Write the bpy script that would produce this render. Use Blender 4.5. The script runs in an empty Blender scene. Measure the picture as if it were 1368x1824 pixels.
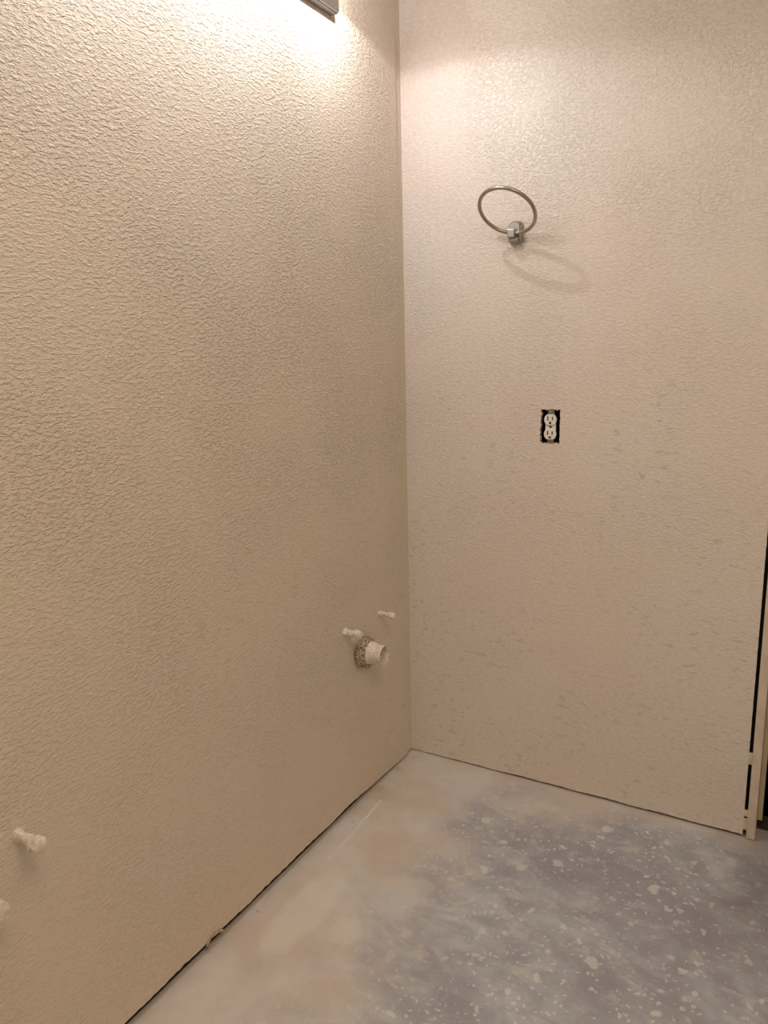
import bpy, bmesh, math, random
from mathutils import Vector, Matrix, noise

random.seed(7)
SC = bpy.context.scene
COL = SC.collection

# ---------------------------------------------------------------- camera
F_PX = 1334.08
cam_d = bpy.data.cameras.new('camera')
cam = bpy.data.objects.new('camera', cam_d)
COL.objects.link(cam)
cam_d.sensor_fit = 'HORIZONTAL'
cam_d.sensor_width = 36.0
cam_d.lens = F_PX / 1368 * 36.0
cam_d.clip_start = 0.02
yaw, pitch, roll = 0.52386701, -0.20406008, -0.02360498
fw = Vector((-math.sin(yaw)*math.cos(pitch), math.cos(yaw)*math.cos(pitch), math.sin(pitch)))
rt = Vector((math.cos(yaw), math.sin(yaw), 0))
up = rt.cross(fw)
rt2 = rt*math.cos(roll) + up*math.sin(roll)
up2 = -rt*math.sin(roll) + up*math.cos(roll)
m = Matrix((rt2, up2, -fw)).transposed().to_4x4()
m.translation = Vector((1.0718, -2.0120, 1.28))
cam.matrix_world = m
SC.camera = cam

# ---------------------------------------------------------------- world, exposure
world = bpy.data.worlds.new('world')
SC.world = world
world.use_nodes = True
world.node_tree.nodes['Background'].inputs[0].default_value = (0.02, 0.02, 0.022, 1)
world.node_tree.nodes['Background'].inputs[1].default_value = 0.1
SC.view_settings.view_transform = 'Standard'
SC.view_settings.look = 'None'
SC.view_settings.gamma = 1
SC.view_settings.use_curve_mapping = False
SC.view_settings.exposure = 0.0

BULB_STRENGTH = 8000.0
BULB_COLOR = (1.0, 0.955, 0.955)
FILL_POWER = 15.5

# added warm fill light overhead, out of view, lifts the lower walls
ld = bpy.data.lights.new('fill_light', 'AREA')
ld.shape = 'DISK'; ld.size = 0.95; ld.energy = FILL_POWER; ld.color = (1.0, 0.81, 0.57)
lo = bpy.data.objects.new('fill_light', ld)
COL.objects.link(lo)
lo.location = (1.3, -1.7, 2.36)

# ---------------------------------------------------------------- helpers
def link(name, bm, mats, parent=None, smooth=False, kind=None, label=None, auto=None):
    me = bpy.data.meshes.new(name)
    bmesh.ops.recalc_face_normals(bm, faces=bm.faces[:])
    bm.to_mesh(me); bm.free()
    if not isinstance(mats, (list, tuple)): mats = [mats]
    for mt in mats: me.materials.append(mt)
    if smooth:
        for p in me.polygons: p.use_smooth = True
    o = bpy.data.objects.new(name, me)
    COL.objects.link(o)
    if auto is not None:
        es = o.modifiers.new('edges', 'EDGE_SPLIT'); es.split_angle = math.radians(auto)
    if parent: o.parent = parent
    if kind: o['kind'] = kind
    if label: o['label'] = label
    return o

def empty(name, loc, label, cat, group=None):
    o = bpy.data.objects.new(name, None)
    COL.objects.link(o); o.location = loc; o.empty_display_size = 0.05
    o['label'] = label; o['category'] = cat
    if group: o['group'] = group
    return o

def box(bm, x0, x1, y0, y1, z0, z1, bev=0.0, seg=2, mat=0):
    vs = [bm.verts.new((x, y, z)) for x in (x0, x1) for y in (y0, y1) for z in (z0, z1)]
    idx = [(0,1,3,2), (4,6,7,5), (0,4,5,1), (2,3,7,6), (0,2,6,4), (1,5,7,3)]
    fs = [bm.faces.new([vs[i] for i in f]) for f in idx]
    for f in fs: f.material_index = mat
    if bev > 0:
        es = list({e for f in fs for e in f.edges})
        bmesh.ops.bevel(bm, geom=es, offset=bev, segments=seg, affect='EDGES', profile=0.5)
    return fs

def frame_of(axis):
    a = Vector(axis).normalized()
    h = Vector((0, 0, 1)) if abs(a.z) < 0.9 else Vector((0, 1, 0))
    u = a.cross(h).normalized(); v = a.cross(u).normalized()
    return a, u, v

def lathe(bm, org, axis, prof, n=24, rough=0.0, rs=60.0, seed=0, cap0=False, cap1=False, mat=0):
    """prof: list of (distance along axis, radius). rough: radial noise amplitude."""
    a, u, v = frame_of(axis); org = Vector(org); rings = []
    for (t, r) in prof:
        ring = []
        for k in range(n):
            an = 2*math.pi*k/n
            d = u*math.cos(an) + v*math.sin(an)
            p = org + a*t + d*r
            if rough:
                nn = noise.noise(p*rs + Vector((seed*3.1, seed, 0)))
                p = org + a*(t + 0.3*rough*noise.noise(p*rs*0.8 + Vector((9+seed, 0, 0)))) + d*max(0.0005, r + rough*nn)
            ring.append(bm.verts.new(p))
        rings.append(ring)
    for i in range(len(rings)-1):
        for k in range(n):
            f = bm.faces.new((rings[i][k], rings[i][(k+1) % n], rings[i+1][(k+1) % n], rings[i+1][k]))
            f.material_index = mat
    if cap0: bm.faces.new(rings[0]).material_index = mat
    if cap1: bm.faces.new(list(reversed(rings[-1]))).material_index = mat
    return rings

def blob(bm, c, r, sub=2, rough=0.3, rs=80, seed=0, sc=(1, 1, 1)):
    ret = bmesh.ops.create_icosphere(bm, subdivisions=sub, radius=1.0)
    for v in ret['verts']:
        d = v.co.copy()
        k = 1 + rough*noise.noise(d*1.7 + Vector((seed*5.3, seed*1.7, 2)))
        v.co = Vector(c) + Vector((d.x*sc[0], d.y*sc[1], d.z*sc[2]))*r*k

# ---------------------------------------------------------------- materials
class NT:
    def __init__(s, name):
        s.m = bpy.data.materials.new(name); s.m.use_nodes = True
        s.t = s.m.node_tree; s.b = s.t.nodes['Principled BSDF']
        s.pos = s.t.nodes.new('ShaderNodeNewGeometry').outputs['Position']
    def n(s, ty, **kw):
        nd = s.t.nodes.new(ty)
        for k, v in kw.items():
            if k.startswith('_'): setattr(nd, k[1:], v)
            else: s.put(nd.inputs[k.replace('__', ' ')], v)
        return nd
    def put(s, inp, v):
        if hasattr(v, 'is_linked') or hasattr(v, 'links'): s.t.links.new(v, inp)
        else: inp.default_value = v
    def math(s, op, a, b=0.0, c=0.0, clamp=False):
        nd = s.t.nodes.new('ShaderNodeMath'); nd.operation = op; nd.use_clamp = clamp
        s.put(nd.inputs[0], a); s.put(nd.inputs[1], b)
        if op in ('MULTIPLY_ADD', 'SMOOTH_MIN', 'SMOOTH_MAX'): s.put(nd.inputs[2], c)
        return nd.outputs[0]
    def mapping(s, scale=(1, 1, 1), loc=(0, 0, 0), rot=(0, 0, 0), vec=None):
        nd = s.t.nodes.new('ShaderNodeMapping')
        s.put(nd.inputs['Vector'], vec if vec is not None else s.pos)
        nd.inputs['Scale'].default_value = scale; nd.inputs['Location'].default_value = loc
        nd.inputs['Rotation'].default_value = rot
        return nd.outputs[0]
    def noise(s, scale, detail=2.0, rough=0.5, vec=None, dist=0.0):
        nd = s.t.nodes.new('ShaderNodeTexNoise')
        s.put(nd.inputs['Vector'], vec if vec is not None else s.pos)
        nd.inputs['Scale'].default_value = scale; nd.inputs['Detail'].default_value = detail
        nd.inputs['Roughness'].default_value = rough; nd.inputs['Distortion'].default_value = dist
        return nd.outputs[0]
    def step(s, v, a, b, lo=0.0, hi=1.0):
        nd = s.t.nodes.new('ShaderNodeMapRange'); nd.interpolation_type = 'SMOOTHSTEP'
        s.put(nd.inputs['Value'], v)
        nd.inputs['From Min'].default_value = a; nd.inputs['From Max'].default_value = b
        nd.inputs['To Min'].default_value = lo; nd.inputs['To Max'].default_value = hi
        return nd.outputs[0]
    def mix(s, fac, a, b, mode='MIX'):
        nd = s.t.nodes.new('ShaderNodeMix'); nd.data_type = 'RGBA'; nd.blend_type = mode
        s.put(nd.inputs['Factor'], fac); s.put(nd.inputs['A'], a) if False else None
        ia = [i for i in nd.inputs if i.name == 'A' and i.type == 'RGBA'][0]
        ib = [i for i in nd.inputs if i.name == 'B' and i.type == 'RGBA'][0]
        s.put(ia, a); s.put(ib, b)
        return [o for o in nd.outputs if o.type == 'RGBA'][0]
    def bump(s, h, dist, strength=1.0, normal=None):
        nd = s.t.nodes.new('ShaderNodeBump')
        s.put(nd.inputs['Height'], h); nd.inputs['Distance'].default_value = dist
        nd.inputs['Strength'].default_value = strength
        if normal is not None: s.put(nd.inputs['Normal'], normal)
        return nd.outputs[0]
    def out(s, color=None, rough=None, normal=None, metal=None, spec=None):
        if color is not None: s.put(s.b.inputs['Base Color'], color)
        if rough is not None: s.put(s.b.inputs['Roughness'], rough)
        if normal is not None: s.put(s.b.inputs['Normal'], normal)
        if metal is not None: s.put(s.b.inputs['Metallic'], metal)
        if spec is not None: s.put(s.b.inputs['Specular IOR Level'], spec)
        return s.m

def C4(r, g, b): return (r, g, b, 1)

def wall_paint(name, base, mott, relief=0.0016, stretch=(1, 1, 1), rough=0.42, glint=0.0):
    """semi-gloss paint over sprayed knockdown texture"""
    t = NT(name)
    v = t.mapping(scale=stretch)
    warp = t.noise(30, 2, 0.5, vec=v)
    big = t.noise(132, 3.0, 0.6, vec=v, dist=0.15)          # sprayed splatter
    isl = t.step(big, 0.44, 0.66)                            # flattened islands
    mid = t.noise(320, 2.0, 0.55, vec=v)
    fine = t.noise(420, 2.0, 0.5, vec=v)
    zone = t.step(t.noise(3.2, 2, 0.5), 0.35, 0.65, 0.55, 1.1)
    h = t.math('ADD', t.math('MULTIPLY', isl, zone), t.math('MULTIPLY', mid, 0.75))
    h = t.math('ADD', h, t.math('MULTIPLY', fine, 0.16))
    sz = t.t.nodes.new('ShaderNodeSeparateXYZ'); t.t.links.new(t.pos, sz.inputs[0])
    h = t.math('MULTIPLY', h, t.step(sz.outputs[2], 0.1, 1.7, 0.42, 1.0))   # lighter spray coat low down
    nrm = t.bump(h, relief)
    spots = t.step(t.noise(46, 2.5, 0.6, vec=t.mapping(scale=(stretch[0]*0.85, stretch[1]*0.85, stretch[2]*1.35), loc=(3, 1, 7))), 0.56, 0.66)
    zone2 = t.step(t.noise(5.0, 2, 0.5, vec=t.mapping(loc=(5, 5, 5))), 0.36, 0.58)
    tint = t.noise(2.3, 2, 0.5, vec=t.mapping(loc=(1, 8, 2)))
    low = t.step(sz.outputs[2], 0.9, 1.7, 0.85, 0.16)      # thin-coat flecks mostly on the lower wall
    c = t.mix(t.math('MULTIPLY', t.math('MULTIPLY', spots, zone2), low), C4(*base), C4(*mott))
    glints = t.step(t.noise(58, 2.5, 0.6, vec=t.mapping(scale=stretch, loc=(9, 4, 2))), 0.60, 0.66)
    high = t.step(sz.outputs[2], 1.2, 1.8, 0.0, glint)     # painted glints: pale flecks on the upper wall
    c = t.mix(t.math('MULTIPLY', t.math('MULTIPLY', glints, zone2), high), c, C4(base[0]*1.12, base[1]*1.14, base[2]*1.16))
    c = t.mix(t.step(tint, 0.42, 0.62, 0.0, 0.5), c, C4(base[0]*1.03, base[1]*0.955, base[2]*0.95))
    rg = t.step(t.noise(90, 2, 0.5, vec=v), 0.35, 0.65, rough-0.06, rough+0.08)
    return t.out(c, rg, nrm, spec=0.5)

WALL = (0.79, 0.705, 0.595)
M_WL = wall_paint('paint_left_wall', WALL, (0.71, 0.615, 0.50), 0.0023, (1, 0.62, 1.3), 0.45)
M_WR = wall_paint('paint_right_wall', (0.80, 0.745, 0.685), (0.62, 0.555, 0.48), 0.0012, (0.8, 1, 1.25), 0.26, 0.7)

def plain(name, col, rough=0.5, metal=0.0, bumpd=0.0, bscale=200, spec=0.5, var=0.06):
    t = NT(name)
    n1 = t.noise(bscale*0.4, 3, 0.55)
    c = t.mix(t.step(n1, 0.35, 0.65), C4(*[x*(1-var) for x in col]), C4(*[min(1, x*(1+var)) for x in col]))
    nrm = t.bump(t.noise(bscale, 3, 0.6), bumpd) if bumpd else None
    return t.out(c, rough, nrm, metal, spec)

M_TRIM = plain('trim_paint', (0.70, 0.61, 0.50), 0.4, bumpd=0.0004, bscale=60)
M_STOP = plain('stop_shaded_paint', (0.56, 0.47, 0.33), 0.45, bumpd=0.0004, bscale=60)  # trim paint made darker and yellower: the stop's shade is in the colour
M_CEIL = plain('ceiling_paint', (0.74, 0.69, 0.61), 0.8, bumpd=0.001, bscale=90)
M_DARK = plain('shaded_framing', (0.022, 0.017, 0.013), 0.9, bumpd=0.001, bscale=80)  # near-black wood: shade inside the wall gaps put into the colour
M_GYP = plain('gypsum_edge', (0.50, 0.42, 0.33), 0.9, bumpd=0.001, bscale=300, var=0.3)
M_STUB = plain('paint_crusted', (0.86, 0.79, 0.69), 0.55, bumpd=0.0016, bscale=330, var=0.12)
M_NICKEL = plain('brushed_nickel', (0.46, 0.43, 0.39), 0.25, metal=1.0, bumpd=0.00003, bscale=700)
M_NICKEL2 = plain('dull_nickel', (0.40, 0.385, 0.37), 0.38, metal=1.0, bumpd=0.0003, bscale=500)
M_CHROME = plain('polished_steel', (0.50, 0.49, 0.48), 0.16, metal=1.0, bumpd=0.00006, bscale=400)
M_BAND = plain('backplate_edge', (0.15, 0.14, 0.13), 0.5, metal=0.3)
M_OUTLET = plain('ivory_plastic', (0.88, 0.85, 0.81), 0.38, bumpd=0.0002, bscale=500)
M_SLOT = plain('slot_black', (0.012, 0.010, 0.009), 0.7)
M_BOX = plain('box_black', (0.006, 0.006, 0.007), 0.55)
M_STRAP = plain('zinc_strap', (0.30, 0.30, 0.28), 0.45, metal=0.7, bumpd=0.0006, bscale=400, var=0.4)
M_HALL = plain('hall_shade_paint', (0.10, 0.085, 0.07), 0.8)  # darkness of the unlit hall put into the wall colour

def collar_mat():
    t = NT('crusted_collar')
    n1 = t.noise(230, 3, 0.6, dist=1.0)
    c = t.mix(t.step(n1, 0.42, 0.56), C4(0.12, 0.075, 0.045), C4(0.74, 0.64, 0.50))
    return t.out(c, 0.7, t.bump(n1, 0.004))
M_COLLAR = collar_mat()

def shade_mat():
    m_ = bpy.data.materials.new('frosted_glass'); m_.use_nodes = True
    t = m_.node_tree; t.nodes.clear()
    o = t.nodes.new('ShaderNodeOutputMaterial'); mx = t.nodes.new('ShaderNodeMixShader')
    d = t.nodes.new('ShaderNodeBsdfDiffuse'); tr = t.nodes.new('ShaderNodeBsdfTranslucent')
    d.inputs[0].default_value = (0.85, 0.83, 0.80, 1); tr.inputs[0].default_value = (0.90, 0.86, 0.80, 1)
    mx.inputs[0].default_value = 0.68
    m2 = t.nodes.new('ShaderNodeMixShader'); m2.inputs[0].default_value = 0.36
    tp = t.nodes.new('ShaderNodeBsdfTransparent'); tp.inputs[0].default_value = (1.0, 0.97, 0.93, 1)
    t.links.new(d.outputs[0], mx.inputs[1]); t.links.new(tr.outputs[0], mx.inputs[2])
    t.links.new(mx.outputs[0], m2.inputs[1]); t.links.new(tp.outputs[0], m2.inputs[2]); t.links.new(m2.outputs[0], o.inputs[0])
    return m_
M_SHADE = shade_mat()

def emit(name, col, s):
    m_ = bpy.data.materials.new(name); m_.use_nodes = True
    b = m_.node_tree.nodes['Principled BSDF']
    b.inputs['Base Color'].default_value = (0.9, 0.9, 0.9, 1)
    b.inputs['Emission Color'].default_value = (*col, 1); b.inputs['Emission Strength'].default_value = s
    return m_
M_BULB = emit('lit_bulb', BULB_COLOR, BULB_STRENGTH)

def floor_mat():
    t = NT('concrete_floor')
    sep = t.t.nodes.new('ShaderNodeSeparateXYZ'); t.t.links.new(t.pos, sep.inputs[0])
    X, Y = sep.outputs[0], sep.outputs[1]
    w1 = t.noise(4.0, 4, 0.6); w2 = t.noise(14.0, 4, 0.65, vec=t.mapping(loc=(4, 2, 0)))
    wob = t.math('ADD', t.math('MULTIPLY', t.math('SUBTRACT', w1, 0.5), 0.62), t.math('MULTIPLY', t.math('SUBTRACT', w2, 0.5), 0.28))
    # joint-compound overspray lies along the left wall and in the corner
    dl = t.math('SUBTRACT', X, 0.30)
    dc = t.math('SUBTRACT', t.math('ADD', t.math('MULTIPLY', X, 0.42), t.math('MULTIPLY', Y, -1.0)), 0.33)
    d = t.math('MINIMUM', dl, dc)
    dust = t.step(t.math('ADD', d, wob), -0.16, 0.20, 1.0, 0.0)
    # along the foot of the right wall
    dr = t.step(t.math('ADD', t.math('MULTIPLY', Y, -1.0), t.math('MULTIPLY', wob, 0.25)), 0.02, 0.09, 0.75, 0.0)
    dust = t.math('MAXIMUM', dust, dr)
    # concrete
    g1 = t.noise(2.6, 5, 0.62, vec=t.mapping(loc=(2, 7, 1)), dist=0.4)
    g2 = t.noise(9.0, 6, 0.68, vec=t.mapping(scale=(1, 1.5, 1), loc=(8, 3, 1)), dist=0.8)
    con = t.mix(t.step(g1, 0.36, 0.64), C4(0.40, 0.41, 0.475), C4(0.61, 0.66, 0.72))
    con = t.mix(t.step(g2, 0.40, 0.62, 0.0, 0.55), con, C4(0.34, 0.335, 0.39))
    scuff = t.noise(20, 6, 0.7, vec=t.mapping(scale=(0.8, 1.25, 1), rot=(0, 0, 0.5)), dist=0.5)
    con = t.mix(t.step(scuff, 0.52, 0.64, 0.0, 0.5), con, C4(0.68, 0.67, 0.65))
    tan = t.mix(t.step(t.noise(5, 4, 0.6, vec=t.mapping(loc=(1, 1, 4))), 0.35, 0.66), C4(0.67, 0.59, 0.535), C4(0.74, 0.71, 0.70))
    tan = t.mix(t.step(scuff, 0.55, 0.70, 0.0, 0.35), tan, C4(0.70, 0.60, 0.49))
    c = t.mix(dust, con, tan)
    # paint and plaster splats: three sizes of voronoi cells, thresholded with random radius
    nodust = t.math('SUBTRACT', 1.0, t.math('MULTIPLY', dust, 0.93))
    zone = t.step(t.noise(3.4, 2, 0.5, vec=t.mapping(loc=(6, 1, 9))), 0.34, 0.56, 0.35, 1.0)
    nz = t.noise(38, 3, 0.6)
    wv = t.n('ShaderNodeVectorMath', _operation='ADD')
    t.t.links.new(t.pos, wv.inputs[0])
    nzc = t.t.nodes.new('ShaderNodeTexNoise'); nzc.inputs['Scale'].default_value = 34; nzc.inputs['Detail'].default_value = 3
    t.t.links.new(t.pos, nzc.inputs['Vector'])
    sc = t.n('ShaderNodeVectorMath', _operation='SCALE'); t.t.links.new(nzc.outputs['Color'], sc.inputs[0]); sc.inputs['Scale'].default_value = 0.035
    t.t.links.new(sc.outputs[0], wv.inputs[1])
    for scl, thr, off, amt in ((13, 0.13, 0, 0.6), (33, 0.15, 3, 0.62), (70, 0.19, 7, 0.6)):
        vo = t.t.nodes.new('ShaderNodeTexVoronoi'); vo.feature = 'F1'; vo.voronoi_dimensions = '2D'
        mp = t.mapping(loc=(off, off*0.7, 0), vec=wv.outputs[0])
        t.t.links.new(mp, vo.inputs['Vector']); vo.inputs['Scale'].default_value = scl
        sp = t.t.nodes.new('ShaderNodeSeparateColor'); t.t.links.new(vo.outputs['Color'], sp.inputs[0])
        rad = t.math('MULTIPLY', t.math('POWER', sp.outputs[0], 3.2), thr*2.0)
        mk = t.step(t.math('SUBTRACT', rad, vo.outputs['Distance']), 0.0, 0.09)
        mk = t.math('MULTIPLY', t.math('MULTIPLY', mk, amt), t.math('MULTIPLY', nodust, zone))
        c = t.mix(mk, c, C4(0.86, 0.85, 0.83))
    # grime tracked in through the doorway
    gx = t.math('ADD', t.math('MULTIPLY', t.math('SUBTRACT', X, 0.92), 1.0), t.math('MULTIPLY', wob, 0.5))
    c = t.mix(t.math('MULTIPLY', t.step(gx, -0.12, 0.22, 0.0, 0.65), t.step(Y, -0.6, -0.2)), c, C4(0.22, 0.20, 0.205))
    # two rubbed pale patches of dried compound by the left wall
    for (px, py, rx, ry, rot, a) in ((0.115, -0.775, 0.055, 0.16, 0.0, 0.55), (0.237, -0.785, 0.036, 0.042, 0, 0.4), (0.30, -0.62, 0.07, 0.08, 0, 0.25)):
        dx = t.math('DIVIDE', t.math('SUBTRACT', X, px), rx); dy = t.math('DIVIDE', t.math('SUBTRACT', Y, py), ry)
        r2 = t.math('ADD', t.math('MULTIPLY', dx, dx), t.math('MULTIPLY', dy, dy))
        r2 = t.math('ADD', r2, t.math('MULTIPLY', t.math('SUBTRACT', w2, 0.5), 1.7))
        c = t.mix(t.step(r2, 0.45, 1.35, a, 0.0), c, C4(0.82, 0.80, 0.74))
    h = t.math('ADD', t.math('MULTIPLY', dust, 0.5), t.math('ADD', t.math('MULTIPLY', w2, 0.8), t.math('MULTIPLY', t.noise(120, 4, 0.6), 0.25)))
    return t.out(c, t.step(g2, 0.3, 0.7, 0.55, 0.8), t.bump(h, 0.003), spec=0.35)
M_FLOOR = floor_mat()

# ---------------------------------------------------------------- structure
H = 2.44
WX = 0.992     # end of the right wall board
bm = bmesh.new(); box(bm, -0.16, 2.3, -3.1, 1.7, -0.12, 0.0)
floor = link('floor', bm, M_FLOOR, kind='structure')
bm = bmesh.new(); box(bm, -0.16, 2.3, -3.1, 1.7, H, H+0.1)
link('ceiling', bm, M_CEIL, kind='structure')

def lerp(a, b, t): return a + (b-a)*t

# left wall board: ragged lower edge above the slab, shallow dip 4 cm from the corner
STEP = 0.0055
bm = bmesh.new()
N = 620; y0, y1 = -3.0, -0.0385
front, back = [], []
def gap_left(y):
    s = 0.5 + 0.5*math.tanh((-y-0.22)*9)
    g = lerp(0.005, 0.0215, s)
    g += 0.0035*noise.noise(Vector((y*9, 3, 0))) + 0.0022*noise.noise(Vector((y*70, 1, 0)))
    g += 0.006*math.exp(-((y+0.955)/0.018)**2)
    return max(0.002, g)
for i in range(N+1):
    y = lerp(y0, y1, i/N); g = gap_left(y)
    lip = 0.0008*noise.noise(Vector((y*50, 7, 0)))
    front.append((bm.verts.new((lip, y, g)), bm.verts.new((0.0, y, g+0.02)), bm.verts.new((0.0, y, H))))
    back.append(bm.verts.new((-0.013, y, g+0.001)))
for i in range(N):
    a, b = front[i], front[i+1]
    bm.faces.new((a[0], b[0], b[1], a[1])); bm.faces.new((a[1], b[1], b[2], a[2]))
    f = bm.faces.new((back[i], back[i+1], b[0], a[0])); f.material_index = 1
tb = [bm.verts.new((-0.013, y0, H)), bm.verts.new((-0.013, y1, H))]
a = front[-1]
bm.faces.new((a[0], back[-1], tb[1], a[2], a[1]))
wall_left = link('wall_left', bm, [M_WL, M_GYP], kind='structure')
# corner strip (part of the same wall, slightly recessed)
bm = bmesh.new()
n = 30
for i in range(n):
    ya, yb = lerp(y1-0.003, 0.004, i/n), lerp(y1-0.003, 0.004, (i+1)/n)
    ga, gb = gap_left(ya)*0.8, gap_left(yb)*0.8
    v = [bm.verts.new(p) for p in ((-STEP, ya, ga), (-STEP, yb, gb), (-STEP, yb, H), (-STEP, ya, H))]
    bm.faces.new(v)
bmesh.ops.remove_doubles(bm, verts=bm.verts[:], dist=1e-6)
M_WLS = wall_paint('paint_corner_strip', WALL, (0.71, 0.615, 0.50), 0.0008, (1, 0.75, 1.15), 0.5)
link('corner_strip', bm, M_WLS, parent=wall_left)
# torn paper curl at the foot of the left wall
bm = bmesh.new()
pts = []
for i in range(15):
    t_ = i/14; y = -0.99 + 0.055*t_
    zc = 0.017 + 0.011*math.sin(math.pi*t_*0.95) + 0.0015*noise.noise(Vector((i*1.3, 0, 0)))
    pts.append([bm.verts.new((0.0006, y, zc-0.004)), bm.verts.new((0.004+0.002*math.sin(i), y+0.002, zc)), bm.verts.new((0.0015, y+0.003, zc+0.003))])
for i in range(14):
    for k in range(2): bm.faces.new((pts[i][k], pts[i+1][k], pts[i+1][k+1], pts[i][k+1]))
link('torn_paper', bm, M_GYP, parent=wall_left, smooth=True)
# framing behind the boards
bm = bmesh.new(); box(bm, -0.11, -0.0135, -3.0, -0.0, 0.0005, 0.038)
link('sill_plate', bm, M_DARK, parent=wall_left)

# right wall board with a ragged hole for the outlet, ragged foot
OX0, OX1, OZ0, OZ1 = 0.4165, 0.4690, 1.0365, 1.1285
def gap_right(x):
    g = lerp(0.0025, 0.0075, min(1, x/0.5)) + 0.0022*noise.noise(Vector((x*12, 30, 0))) + 0.0014*noise.noise(Vector((x*75, 12, 0)))
    return max(0.0018, g)
bm = bmesh.new()
# outer ring rectangle and its jagged inner loop
RX0, RX1, RZ0, RZ1 = OX0-0.02, OX1+0.02, OZ0-0.02, OZ1+0.02
loop_o, loop_i, loop_b = [], [], []
def along(x0, z0, x1, z1, k): return [(lerp(x0, x1, i/k), lerp(z0, z1, i/k)) for i in range(k)]
K = 22
outer = along(RX0, RZ0, RX1, RZ0, K)+along(RX1, RZ0, RX1, RZ1, K)+along(RX1, RZ1, RX0, RZ1, K)+along(RX0, RZ1, RX0, RZ0, K)
inner = along(OX0, OZ0, OX1, OZ0, K)+along(OX1, OZ0, OX1, OZ1, K)+along(OX1, OZ1, OX0, OZ1, K)+along(OX0, OZ1, OX0, OZ0, K)
for j, ((ax, az), (bx, bz)) in enumerate(zip(outer, inner)):
    amp = 0.0045 if j < K else (0.0016 if j < 2*K else 0.0042)
    jit = noise.noise(Vector((bx*420, bz*420, 1.0)))*amp + noise.noise(Vector((bx*1100, bz*1100, 4.0)))*amp*0.6
    cx, cz = (OX0+OX1)/2, (OZ0+OZ1)/2
    ex = 0.0
    if j >= 3*K and 1.040 < bz < 1.078: ex = -0.0022          # chipped out left lower side
    loop_o.append(bm.verts.new((ax, 0, az)))
    sx = 1 if bx > cx else -1; sz = 1 if bz > cz else -1
    side = (0, -1) if j < K else (1, 0) if j < 2*K else (0, 1) if j < 3*K else (-1, 0)
    p = (bx + side[0]*jit + ex, bz + side[1]*jit)
    loop_i.append(bm.verts.new((p[0], -0.0005+0.0009*noise.noise(Vector((bx*300, 2, bz*300))), p[1])))
    loop_b.append(bm.verts.new((p[0], 0.013, p[1])))
n = len(loop_o)
for j in range(n):
    k = (j+1) % n
    bm.faces.new((loop_o[j], loop_o[k], loop_i[k], loop_i[j]))
    f = bm.faces.new((loop_i[j], loop_i[k], loop_b[k], loop_b[j])); f.material_index = 1
def quad(x0, x1, z0, z1):
    bm.faces.new([bm.verts.new(p) for p in ((x0, 0, z0), (x1, 0, z0), (x1, 0, z1), (x0, 0, z1))])
XL = -0.0068
quad(XL, WX, RZ1, H); quad(XL, RX0, RZ0, RZ1); quad(RX1, WX, RZ0, RZ1); quad(XL, WX, 0.03, RZ0)
N = 220; prev = None
for i in range(N+1):
    x = lerp(XL, WX, i/N); g = gap_right(x)
    cur = (bm.verts.new((x, 0.0006*noise.noise(Vector((x*60, 3, 3))), g)), bm.verts.new((x, 0, 0.03)), bm.verts.new((x, 0.013, g+0.001)))
    if prev:
        bm.faces.new((prev[0], cur[0], cur[1], prev[1])); f = bm.faces.new((prev[2], cur[2], cur[0], prev[0])); f.material_index = 1
    prev = cur
# ragged cut edge of the board beside the door frame
NV = 260; pv = None
for i in range(NV+1):
    z = lerp(gap_right(WX), H, i/NV)
    dx = 0.0009*noise.noise(Vector((z*60, 5, 5))) + 0.0006*noise.noise(Vector((z*240, 5, 5))) + 0.0006
    cur = (bm.verts.new((WX-0.0005, -0.0001, z)), bm.verts.new((WX+dx, -0.0001, z)), bm.verts.new((WX+dx, 0.013, z)))
    if pv:
        bm.faces.new((pv[0], cur[0], cur[1], pv[1])); f = bm.faces.new((pv[1], cur[1], cur[2], pv[2])); f.material_index = 1
    pv = cur
wall_right = link('wall_right', bm, [M_WR, M_GYP], kind='structure')
bm = bmesh.new()
box(bm, -0.1, WX-0.02, 0.0135, 0.10, 0.0005, 0.038)
box(bm, 0.94, 0.985, 0.0135, 0.10, 0.038, 2.08)          # stud set back from the slot
link('framing', bm, M_DARK, parent=wall_right)
# paint-filled bridges across the slot by the door frame
for (z0, z1, w, top) in ((0.213, 0.246, 1.0, 0), (0.061, 0.0795, 1.0, 0), (0.022, 0.0555, 1.0, 0), (0.088, 0.0885, 1, 0)):
    bm = bmesh.new()
    if z1 - z0 < 0.002: bm.free(); continue
    box(bm, WX-0.0015, 1.0022, 0.0004, 0.009, z0, z1, 0.0018, 2)
    for v in bm.verts: v.co.y += 0.0006*noise.noise(v.co*200)
    link('caulk_bridge', bm, M_TRIM, parent=wall_right, smooth=True)

# door frame
bm = bmesh.new()
box(bm, 1.001, 1.0225, -0.004, 0.125, 0.001, 2.06, 0.0022, 2)
for v in bm.verts:
    if v.co.z < 0.1: v.co.z += 0.0
jamb = link('door_1', bm, M_TRIM, kind='structure', auto=40)
bm = bmesh.new(); box(bm, 1.0223, 1.0345, 0.055, 0.09, 0.028, 2.03, 0.0015, 2)
link('door_stop', bm, M_STOP, parent=jamb, auto=40)
bm = bmesh.new(); box(bm, 1.78, 1.80, -0.004, 0.125, 0.001, 2.06, 0.002, 2)
link('jamb', bm, M_TRIM, parent=jamb, auto=40)
bm = bmesh.new(); box(bm, 1.0226, 1.78, -0.004, 0.125, 2.04, 2.06, 0.002, 2)
link('head_jamb', bm, M_TRIM, parent=jamb, auto=40)

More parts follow.
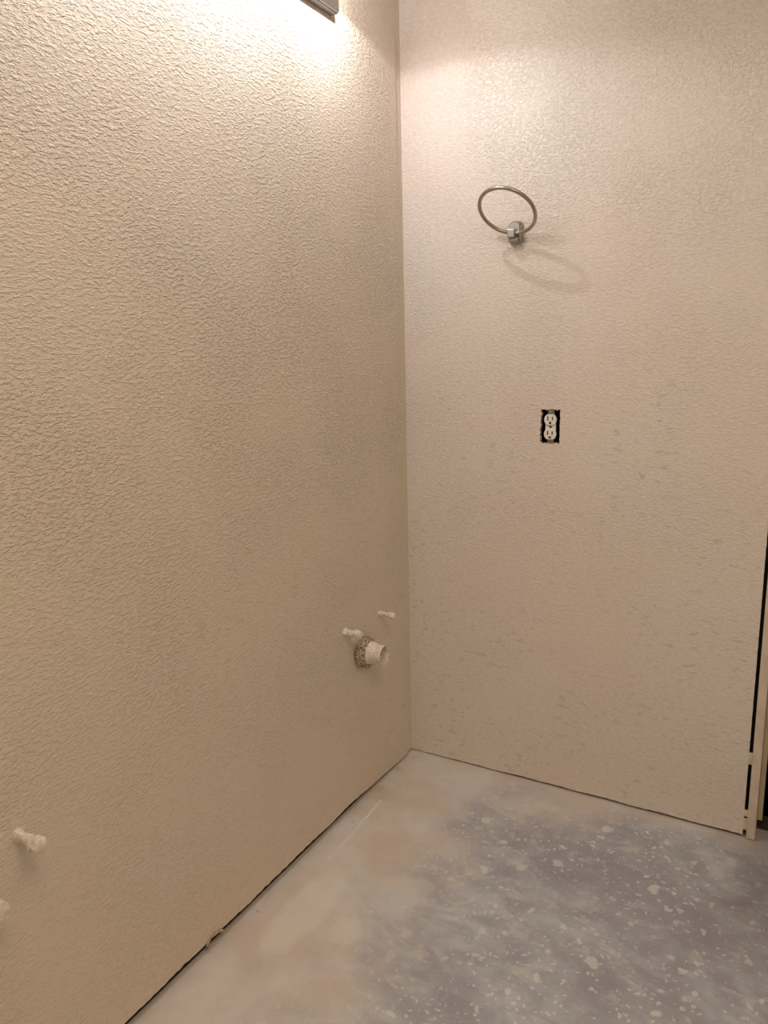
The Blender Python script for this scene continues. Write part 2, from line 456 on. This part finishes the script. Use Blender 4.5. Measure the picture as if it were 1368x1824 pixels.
# rest of the room shell
bm = bmesh.new(); box(bm, 1.0, 2.2, 0.0, 0.12, 2.061, H); box(bm, 1.801, 2.2, 0.0, 0.12, 0.0, 2.061)
link('wall_right_end', bm, M_WR, kind='structure')
bm = bmesh.new(); box(bm, 2.2, 2.3, -3.0, 1.6, 0, H)
link('wall_side', bm, M_WR, kind='structure')
bm = bmesh.new(); box(bm, -0.1, 2.3, -3.1, -3.0, 0, H)
link('wall_back', bm, M_WR, kind='structure')
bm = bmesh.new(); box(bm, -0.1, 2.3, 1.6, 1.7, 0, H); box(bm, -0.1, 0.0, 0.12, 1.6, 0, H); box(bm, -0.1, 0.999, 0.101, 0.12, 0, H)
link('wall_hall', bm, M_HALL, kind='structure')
bm = bmesh.new(); box(bm, -0.14, -0.111, -3.0, 0.12, 0, H)
link('wall_left_outer', bm, M_DARK, kind='structure')
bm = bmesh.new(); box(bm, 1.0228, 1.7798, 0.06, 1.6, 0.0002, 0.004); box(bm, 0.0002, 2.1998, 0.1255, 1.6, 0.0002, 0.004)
link('floor_hall_shade', bm, plain('hall_floor_shade', (0.05, 0.042, 0.036), 0.6), kind='structure')  # dark sheet added over the floor, stands in for the hall's shade

# ridge of dried compound on the floor along the left wall
bm = bmesh.new(); rings = []
for i in range(60):
    t_ = i/59; y = lerp(-0.60, -0.30, t_); x = 0.062 - 0.012*t_ + 0.002*noise.noise(Vector((y*30, 0, 0)))
    hgt = 0.0028*math.sin(math.pi*t_)**0.5*(0.7+0.6*noise.noise(Vector((y*50, 2, 0))))
    rings.append([bm.verts.new((x-0.006, y, -0.0004)), bm.verts.new((x-0.001, y, max(0.0003, hgt))), bm.verts.new((x+0.003, y, max(0.0002, hgt*0.8))), bm.verts.new((x+0.006, y, -0.0004))])
for i in range(59):
    for k in range(3): bm.faces.new((rings[i][k], rings[i+1][k], rings[i+1][k+1], rings[i][k+1]))
link('plaster_ridge', bm, plain('plaster', (0.78, 0.74, 0.70), 0.8, bumpd=0.001, bscale=200), parent=floor, smooth=True)
bm = bmesh.new()
rr = random.Random(5)
spots = [(0.035, -0.43, 0.0035), (0.012, -0.12, 0.0035), (0.02, -0.24, 0.0032), (0.05, -0.49, 0.0022), (0.02, -0.83, 0.0045)]
for _ in range(46):
    spots.append((abs(rr.gauss(0.02, 0.03))+0.006, rr.uniform(-1.2, -0.1), rr.uniform(0.0006, 0.0016)))
for _ in range(40):
    spots.append((rr.uniform(0.1, 1.2), rr.uniform(-1.0, -0.05), rr.uniform(0.0006, 0.0018)))
for i, (x, y, r) in enumerate(spots): blob(bm, (x, y, r*0.5), r, 1, 0.5, seed=i, sc=(1.2, 1, 0.7))
link('plaster_crumbs', bm, plain('crumb', (0.74, 0.66, 0.55), 0.85), parent=floor, kind='stuff')

# ---------------------------------------------------------------- vanity light bar
BX = 0.11
LY = [-0.42, -0.78, -1.14]
lamp = empty('vanity_light', (0.0, -0.78, 2.057), 'steel vanity light bar mounted high on the left wall, near end at top of picture', 'light fixture')
def ch(name, bm, mat, parent=lamp, **kw):
    # geometry is written in world coordinates; shift into the thing's frame
    off = Vector((0, 0, 0)); p = parent
    while p is not None: off += p.location; p = p.parent
    for v in bm.verts: v.co -= off
    return link(name, bm, mat, parent=parent, **kw)
bm = bmesh.new(); box(bm, 0.0008, 0.020, -1.22, -0.352, 2.072, 2.205, 0.001, 1)
ch('backplate', bm, M_BAND)
bm = bmesh.new(); box(bm, 0.0202, 0.0230, -1.218, -0.3515, 2.0735, 2.20, 0.0010, 2)
ch('face_plate', bm, M_CHROME, auto=30, label='polished reflective front plate')
for y in LY:
    bm = bmesh.new()
    lathe(bm, (0.0232, y, 2.165), (1, 0, 0), [(0, 0.024), (0.006, 0.024), (0.008, 0.02)], 24, cap0=True, cap1=True)
    lathe(bm, (0.031, y, 2.165), (1, 0, 0.55), [(0, 0.007), (0.09, 0.007)], 12, cap0=True, cap1=True)
    ch('arm', bm, M_NICKEL, auto=40)
    bm = bmesh.new()
    lathe(bm, (BX, y, 2.212), (0, 0, -1), [(0, 0.016), (0.003, 0.024), (0.03, 0.024), (0.034, 0.016), (0.042, 0.014)], 24, cap0=True, cap1=True)
    ch('socket', bm, M_NICKEL, auto=40)
    bm = bmesh.new()
    prof = [(0.0, 0.026), (0.010, 0.031), (0.030, 0.038), (0.050, 0.044), (0.066, 0.052), (0.0715, 0.056)]
    lathe(bm, (BX, y, 2.1855), (0, 0, -1), prof, 32)
    sh = ch('lamp_shade', bm, M_SHADE, smooth=True)
    bm = bmesh.new(); bmesh.ops.create_uvsphere(bm, u_segments=16, v_segments=10, radius=0.004)
    for v in bm.verts:
        v.co += Vector((BX, y, 2.125))
    off = Vector(lamp.location)
    for v in bm.verts: v.co -= off
    link('bulb', bm, M_BULB, parent=sh, smooth=True)
    bm = bmesh.new()
    lathe(bm, (BX, y, 2.172), (0, 0, -1), [(0, 0.007), (0.030, 0.006), (0.0425, 0.0035)], 12, cap1=True)
    for v in bm.verts: v.co -= off
    link('bulb_base', bm, M_NICKEL2, parent=sh, smooth=True)

# made-up housing around the added fill light
cl = empty('fill_lamp', (1.3, -1.7, 2.37), 'unseen round fill lamp added under the ceiling', 'light fixture')
bm = bmesh.new(); lathe(bm, (0, 0, 0.069), (0, 0, -1), [(0, 0.50), (0.05, 0.50), (0.06, 0.495), (0.06, 0.49), (0.045, 0.485)], 40, cap0=True)
link('fill_lamp_housing', bm, M_TRIM, parent=cl, auto=40)

# ---------------------------------------------------------------- towel ring
tr = empty('towel_ring', (0.339, 0.0, 1.598), 'brushed nickel towel ring tilted upward from a small square wall mount', 'towel ring')
O = tr.location
bm = bmesh.new()
# arched-top mount block: outline in x,z extruded off the wall, front slightly smaller
def outline(w, zb, zt, arch, n=8):
    pts = [(-w, zb+0.004), (-w+0.004, zb), (w-0.004, zb), (w, zb+0.004)]
    for i in range(n+1):
        an = math.pi*i/n
        pts.append((w*math.cos(an)*1.0, zt-arch+arch*math.sin(an)))
    return pts
layers = [(0.0004, 0.0185, -0.030, 0.028, 0.010), (-0.006, 0.0185, -0.030, 0.028, 0.010), (-0.014, 0.0165, -0.028, 0.0255, 0.010), (-0.019, 0.0135, -0.0245, 0.022, 0.009)]
ls = []
for (y, w, zb, zt, ar) in layers:
    ls.append([bm.verts.new((x, y, z)) for x, z in outline(w, zb, zt, ar)])
for a, b in zip(ls, ls[1:]):
    for i in range(len(a)):
        k = (i+1) % len(a); bm.faces.new((a[i], a[k], b[k], b[i]))
bm.faces.new(ls[-1]); bm.faces.new(list(reversed(ls[0])))
link('wall_mount', bm, M_NICKEL2, parent=tr, auto=25)
bm = bmesh.new()
box(bm, -0.0125, 0.0075, -0.0405, -0.0185, -0.018, 0.004, 0.0025, 2)
box(bm, -0.0145, 0.0125, -0.030, -0.0188, -0.0265, -0.0165, 0.002, 2)
link('ring_holder', bm, M_NICKEL2, parent=tr, auto=35)
bm = bmesh.new()
Cn = Vector((0.345, -0.0885, 1.6375)); Rr = 0.0747
az, el = -0.1744, -0.8947
nn = Vector((math.cos(el)*math.sin(az), -math.cos(el)*math.cos(az), math.sin(el)))
ua = nn.cross(Vector((0, 0, 1))).normalized(); ub = ua.cross(nn).normalized()
rings = []
NR, NT_ = 96, 12
for i in range(NR):
    a_ = 2*math.pi*i/NR; d = ua*math.cos(a_) + ub*math.sin(a_)
    rings.append([bm.verts.new(Cn + d*(Rr + 0.0050*math.cos(2*math.pi*k/NT_)) + nn*0.0050*math.sin(2*math.pi*k/NT_) - Vector(O)) for k in range(NT_)])
for i in range(NR):
    for k in range(NT_):
        bm.faces.new((rings[i][k], rings[(i+1) % NR][k], rings[(i+1) % NR][(k+1) % NT_], rings[i][(k+1) % NT_]))
link('ring', bm, M_NICKEL, parent=tr, smooth=True)

# ---------------------------------------------------------------- electrical outlet without its cover plate
ou = empty('electrical_outlet', (0.4432, 0.0, 1.0825), 'ivory duplex outlet without a cover plate in a ragged black wall opening', 'outlet')
bm = bmesh.new()   # open box behind the hole
x0, x1, z0, z1, yb, yf = -0.031, 0.031, -0.052, 0.052, 0.060, 0.0135
v = [bm.verts.new(p) for p in ((x0, yf, z0), (x1, yf, z0), (x1, yf, z1), (x0, yf, z1), (x0, yb, z0), (x1, yb, z0), (x1, yb, z1), (x0, yb, z1))]
for f in ((0, 1, 5, 4), (1, 2, 6, 5), (2, 3, 7, 6), (3, 0, 4, 7), (4, 5, 6, 7)): bm.faces.new([v[i] for i in f])
link('junction_box', bm, M_BOX, parent=ou)
bm = bmesh.new()
box(bm, -0.0095, 0.0095, 0.0020, 0.0034, -0.0475, 0.0450, 0.0005, 1)
link('mounting_strap', bm, M_STRAP, parent=ou)
for zc in (-0.0425, 0.0395):
    bm = bmesh.new(); lathe(bm, (0.0, 0.0020, zc), (0, -1, 0), [(0, 0.0036), (0.001, 0.0034), (0.0016, 0.002)], 12, cap1=True)
    link('strap_screw', bm, M_STRAP, parent=ou, auto=40)
bm = bmesh.new(); box(bm, -0.0148, 0.0148, 0.0006, 0.0018, -0.020, 0.020, 0.0004, 1)
link('outlet_body', bm, M_OUTLET, parent=ou, auto=35)
def face_outline(r=0.0172, flat=0.0142, n=40):
    pts = []
    for i in range(n):
        a_ = 2*math.pi*i/n; x, z = r*math.cos(a_), r*math.sin(a_)
        pts.append((x, max(-flat, min(flat, z))))
    out = []
    for p in pts:
        if not out or (abs(p[0]-out[-1][0])+abs(p[1]-out[-1][1])) > 1e-5: out.append(p)
    return out
for zc in (0.0190, -0.0205):
    bm = bmesh.new(); ls = []
    for (y, s) in ((0.0010, 1.0), (-0.0042, 1.0), (-0.0052, 0.95)):
        ls.append([bm.verts.new((x*s, y, z*s+zc)) for x, z in face_outline()])
    for a, b in zip(ls, ls[1:]):
        for i in range(len(a)):
            k = (i+1) % len(a); bm.faces.new((a[i], a[k], b[k], b[i]))
    bm.faces.new(ls[-1])
    fc = link('receptacle_face', bm, M_OUTLET, parent=ou, auto=35)
    for sx, hh in ((-0.0064, 0.0056), (0.0064, 0.0048)):
        bm = bmesh.new(); box(bm, sx-0.0015, sx+0.0015, -0.0054, -0.0045, zc+0.0035-hh, zc+0.0035+hh)
        link('slot', bm, M_SLOT, parent=fc)
    bm = bmesh.new()
    o_ = [(-0.0032, -0.0112), (0.0032, -0.0112), (0.0032, -0.0085), (0.0022, -0.0062), (0, -0.0052), (-0.0022, -0.0062), (-0.0032, -0.0085)]
    a = [bm.verts.new((x, -0.0045, zc+z)) for x, z in o_]; b = [bm.verts.new((x, -0.0054, zc+z)) for x, z in o_]
    for i in range(7): bm.faces.new((a[i], a[(i+1) % 7], b[(i+1) % 7], b[i]))
    bm.faces.new(b)
    link('ground_hole', bm, M_SLOT, parent=fc)
bm = bmesh.new(); lathe(bm, (0, 0.0008, -0.0008), (0, -1, 0), [(0, 0.0030), (0.0014, 0.0029), (0.002, 0.0018)], 14, cap1=True)
link('center_screw', bm, M_SLOT, parent=ou, auto=40)
bm = bmesh.new(); box(bm, -0.0145, 0.0145, 0.0036, 0.028, -0.029, 0.027, 0.002, 1)
link('rear_case', bm, M_BOX, parent=ou, auto=35)  # ivory case coloured black: shade of the wall opening painted in
# flakes of paint and gypsum around the hole
rr = random.Random(11)
bm = bmesh.new()
fl = [(-0.0245, 0.0325, 0.0022), (-0.0275, -0.0310, 0.0030), (-0.0265, -0.0360, 0.0026), (0.017, 0.0450, 0.0022), (0.006, 0.0445, 0.0018), (-0.012, 0.0448, 0.0022), (-0.006, -0.0460, 0.0022), (0.009, -0.0462, 0.0024), (-0.014, -0.0455, 0.002), (0.001, -0.0475, 0.002), (-0.0245, -0.0445, 0.0032)]
for i, (x, z, r) in enumerate(fl): blob(bm, (x, -0.0002, z), r, 1, 0.8, seed=i, sc=(1.1, 0.35, 0.9))
link('paint_flakes', bm, M_GYP, parent=ou, kind='stuff')

# ---------------------------------------------------------------- water supply stubs and drain pipes in the left wall
def supply(y, z, L, r, seed, label, knob=1.0):
    t_ = empty('supply_stub', (0.0, y, z), label, 'pipe stub', 'capped supply stubs on the left wall')
    bm = bmesh.new()
    prof = [(-0.012, r*1.0), (0.0, r*1.25), (0.003, r*1.3), (0.006, r*1.1)] + [(0.006+(L*0.6-0.006)*i/8, r*(1.0+0.05*math.sin(i*2.1+seed))) for i in range(1, 9)]
    lathe(bm, (0, 0, 0), (1, 0, 0), prof, 28, rough=r*0.42, rs=130, seed=seed, cap1=True)
    link('pipe', bm, M_STUB, parent=t_, smooth=True)
    bm = bmesh.new()
    R_ = r*1.42*knob
    prof = [(L*0.58, r*0.95), (L*0.62, R_*0.95), (L*0.72, R_*1.05), (L*0.83, R_*0.98), (L*0.93, R_*1.02), (L*0.985, R_*0.85), (L, R_*0.5)]
    lathe(bm, (0, 0, -0.0008), (1, 0, 0), prof, 28, rough=R_*0.35, rs=110, seed=seed+4, cap1=True)
    for j in range(3):
        a_ = -0.6 - j*1.1
        blob(bm, (L*(0.66+0.09*j), 0.75*R_*math.cos(a_), 0.8*R_*math.sin(a_)), R_*0.42, 2, 0.6, seed=seed+j)
    link('cap', bm, M_STUB, parent=t_, smooth=True)
    return t_
supply(-0.387, 0.545, 0.053, 0.0080, 1, 'paint-crusted supply stub just above the open drain pipe', 1.0)
supply(-0.198, 0.539, 0.054, 0.0064, 2, 'slim painted supply stub nearest the corner, above and right of the open drain')
supply(-1.372, 0.532, 0.061, 0.0088, 3, 'lumpy painted supply stub alone low on the wall at the left picture edge', 1.0)

dr = empty('drain_pipe', (0.0, -0.302, 0.459), 'open painted drain pipe stub with a rough crusted collar near the corner', 'drain pipe')
bm = bmesh.new()
prof = [(-0.01, 0.036), (0.0, 0.040), (0.004, 0.0435), (0.012, 0.0440), (0.020, 0.0425), (0.026, 0.0395), (0.031, 0.034), (0.033, 0.029)]
lathe(bm, (0, 0, 0), (1, 0, 0), prof, 64, rough=0.0045, rs=150, seed=3)
link('collar', bm, M_COLLAR, parent=dr, smooth=True, label='rough brown and cream crusted collar')
bm = bmesh.new()
prof = [(0.012, 0.031), (0.022, 0.0335), (0.032, 0.0335), (0.042, 0.0295), (0.052, 0.0268), (0.062, 0.0265), (0.070, 0.0278), (0.0745, 0.0290), (0.0755, 0.0282), (0.0745, 0.0262), (0.060, 0.0250), (0.020, 0.0250)]
lathe(bm, (0, 0, 0), (1, 0, 0), prof, 48, rough=0.0016, rs=70, seed=8, cap1=True)
# drips of paint under the rim
for i, (x, a_, r) in enumerate(((0.067, -1.8, 0.005), (0.055, -2.1, 0.0045), (0.040, -1.6, 0.006), (0.03, -1.2, 0.006))):
    blob(bm, (x, 0.026*math.cos(a_), 0.0265*math.sin(a_)), r, 2, 0.5, seed=i+20, sc=(1.6, 0.7, 0.8))
link('pipe', bm, M_STUB, parent=dr, smooth=True)
for i, (x, y, z, r) in enumerate(((0.012, 0.018, -0.0385, 0.011), (0.022, -0.01, -0.038, 0.009), (0.018, 0.0, 0.040, 0.009), (0.008, -0.03, -0.025, 0.010))):
    bm = bmesh.new(); blob(bm, (x, y, z), r, 3, 0.7, seed=i+40, sc=(1.1, 1, 0.8))
    link('plaster_lump', bm, M_COLLAR, parent=dr, smooth=True)

dp = empty('drain_pipe', (0.0, -1.452, 0.458), 'capped painted drain pipe stub cut off by the left picture edge', 'drain pipe')
bm = bmesh.new()
prof = [(-0.01, 0.025), (0.0, 0.026), (0.004, 0.027), (0.008, 0.0225), (0.02, 0.0205), (0.032, 0.0202), (0.034, 0.0220), (0.0495, 0.0225), (0.051, 0.0222), (0.0518, 0.0205)]
lathe(bm, (0, 0, 0), (1, 0, 0), prof, 40, rough=0.0013, rs=60, seed=5, cap1=True)
link('pipe', bm, M_STUB, parent=dp, smooth=True)
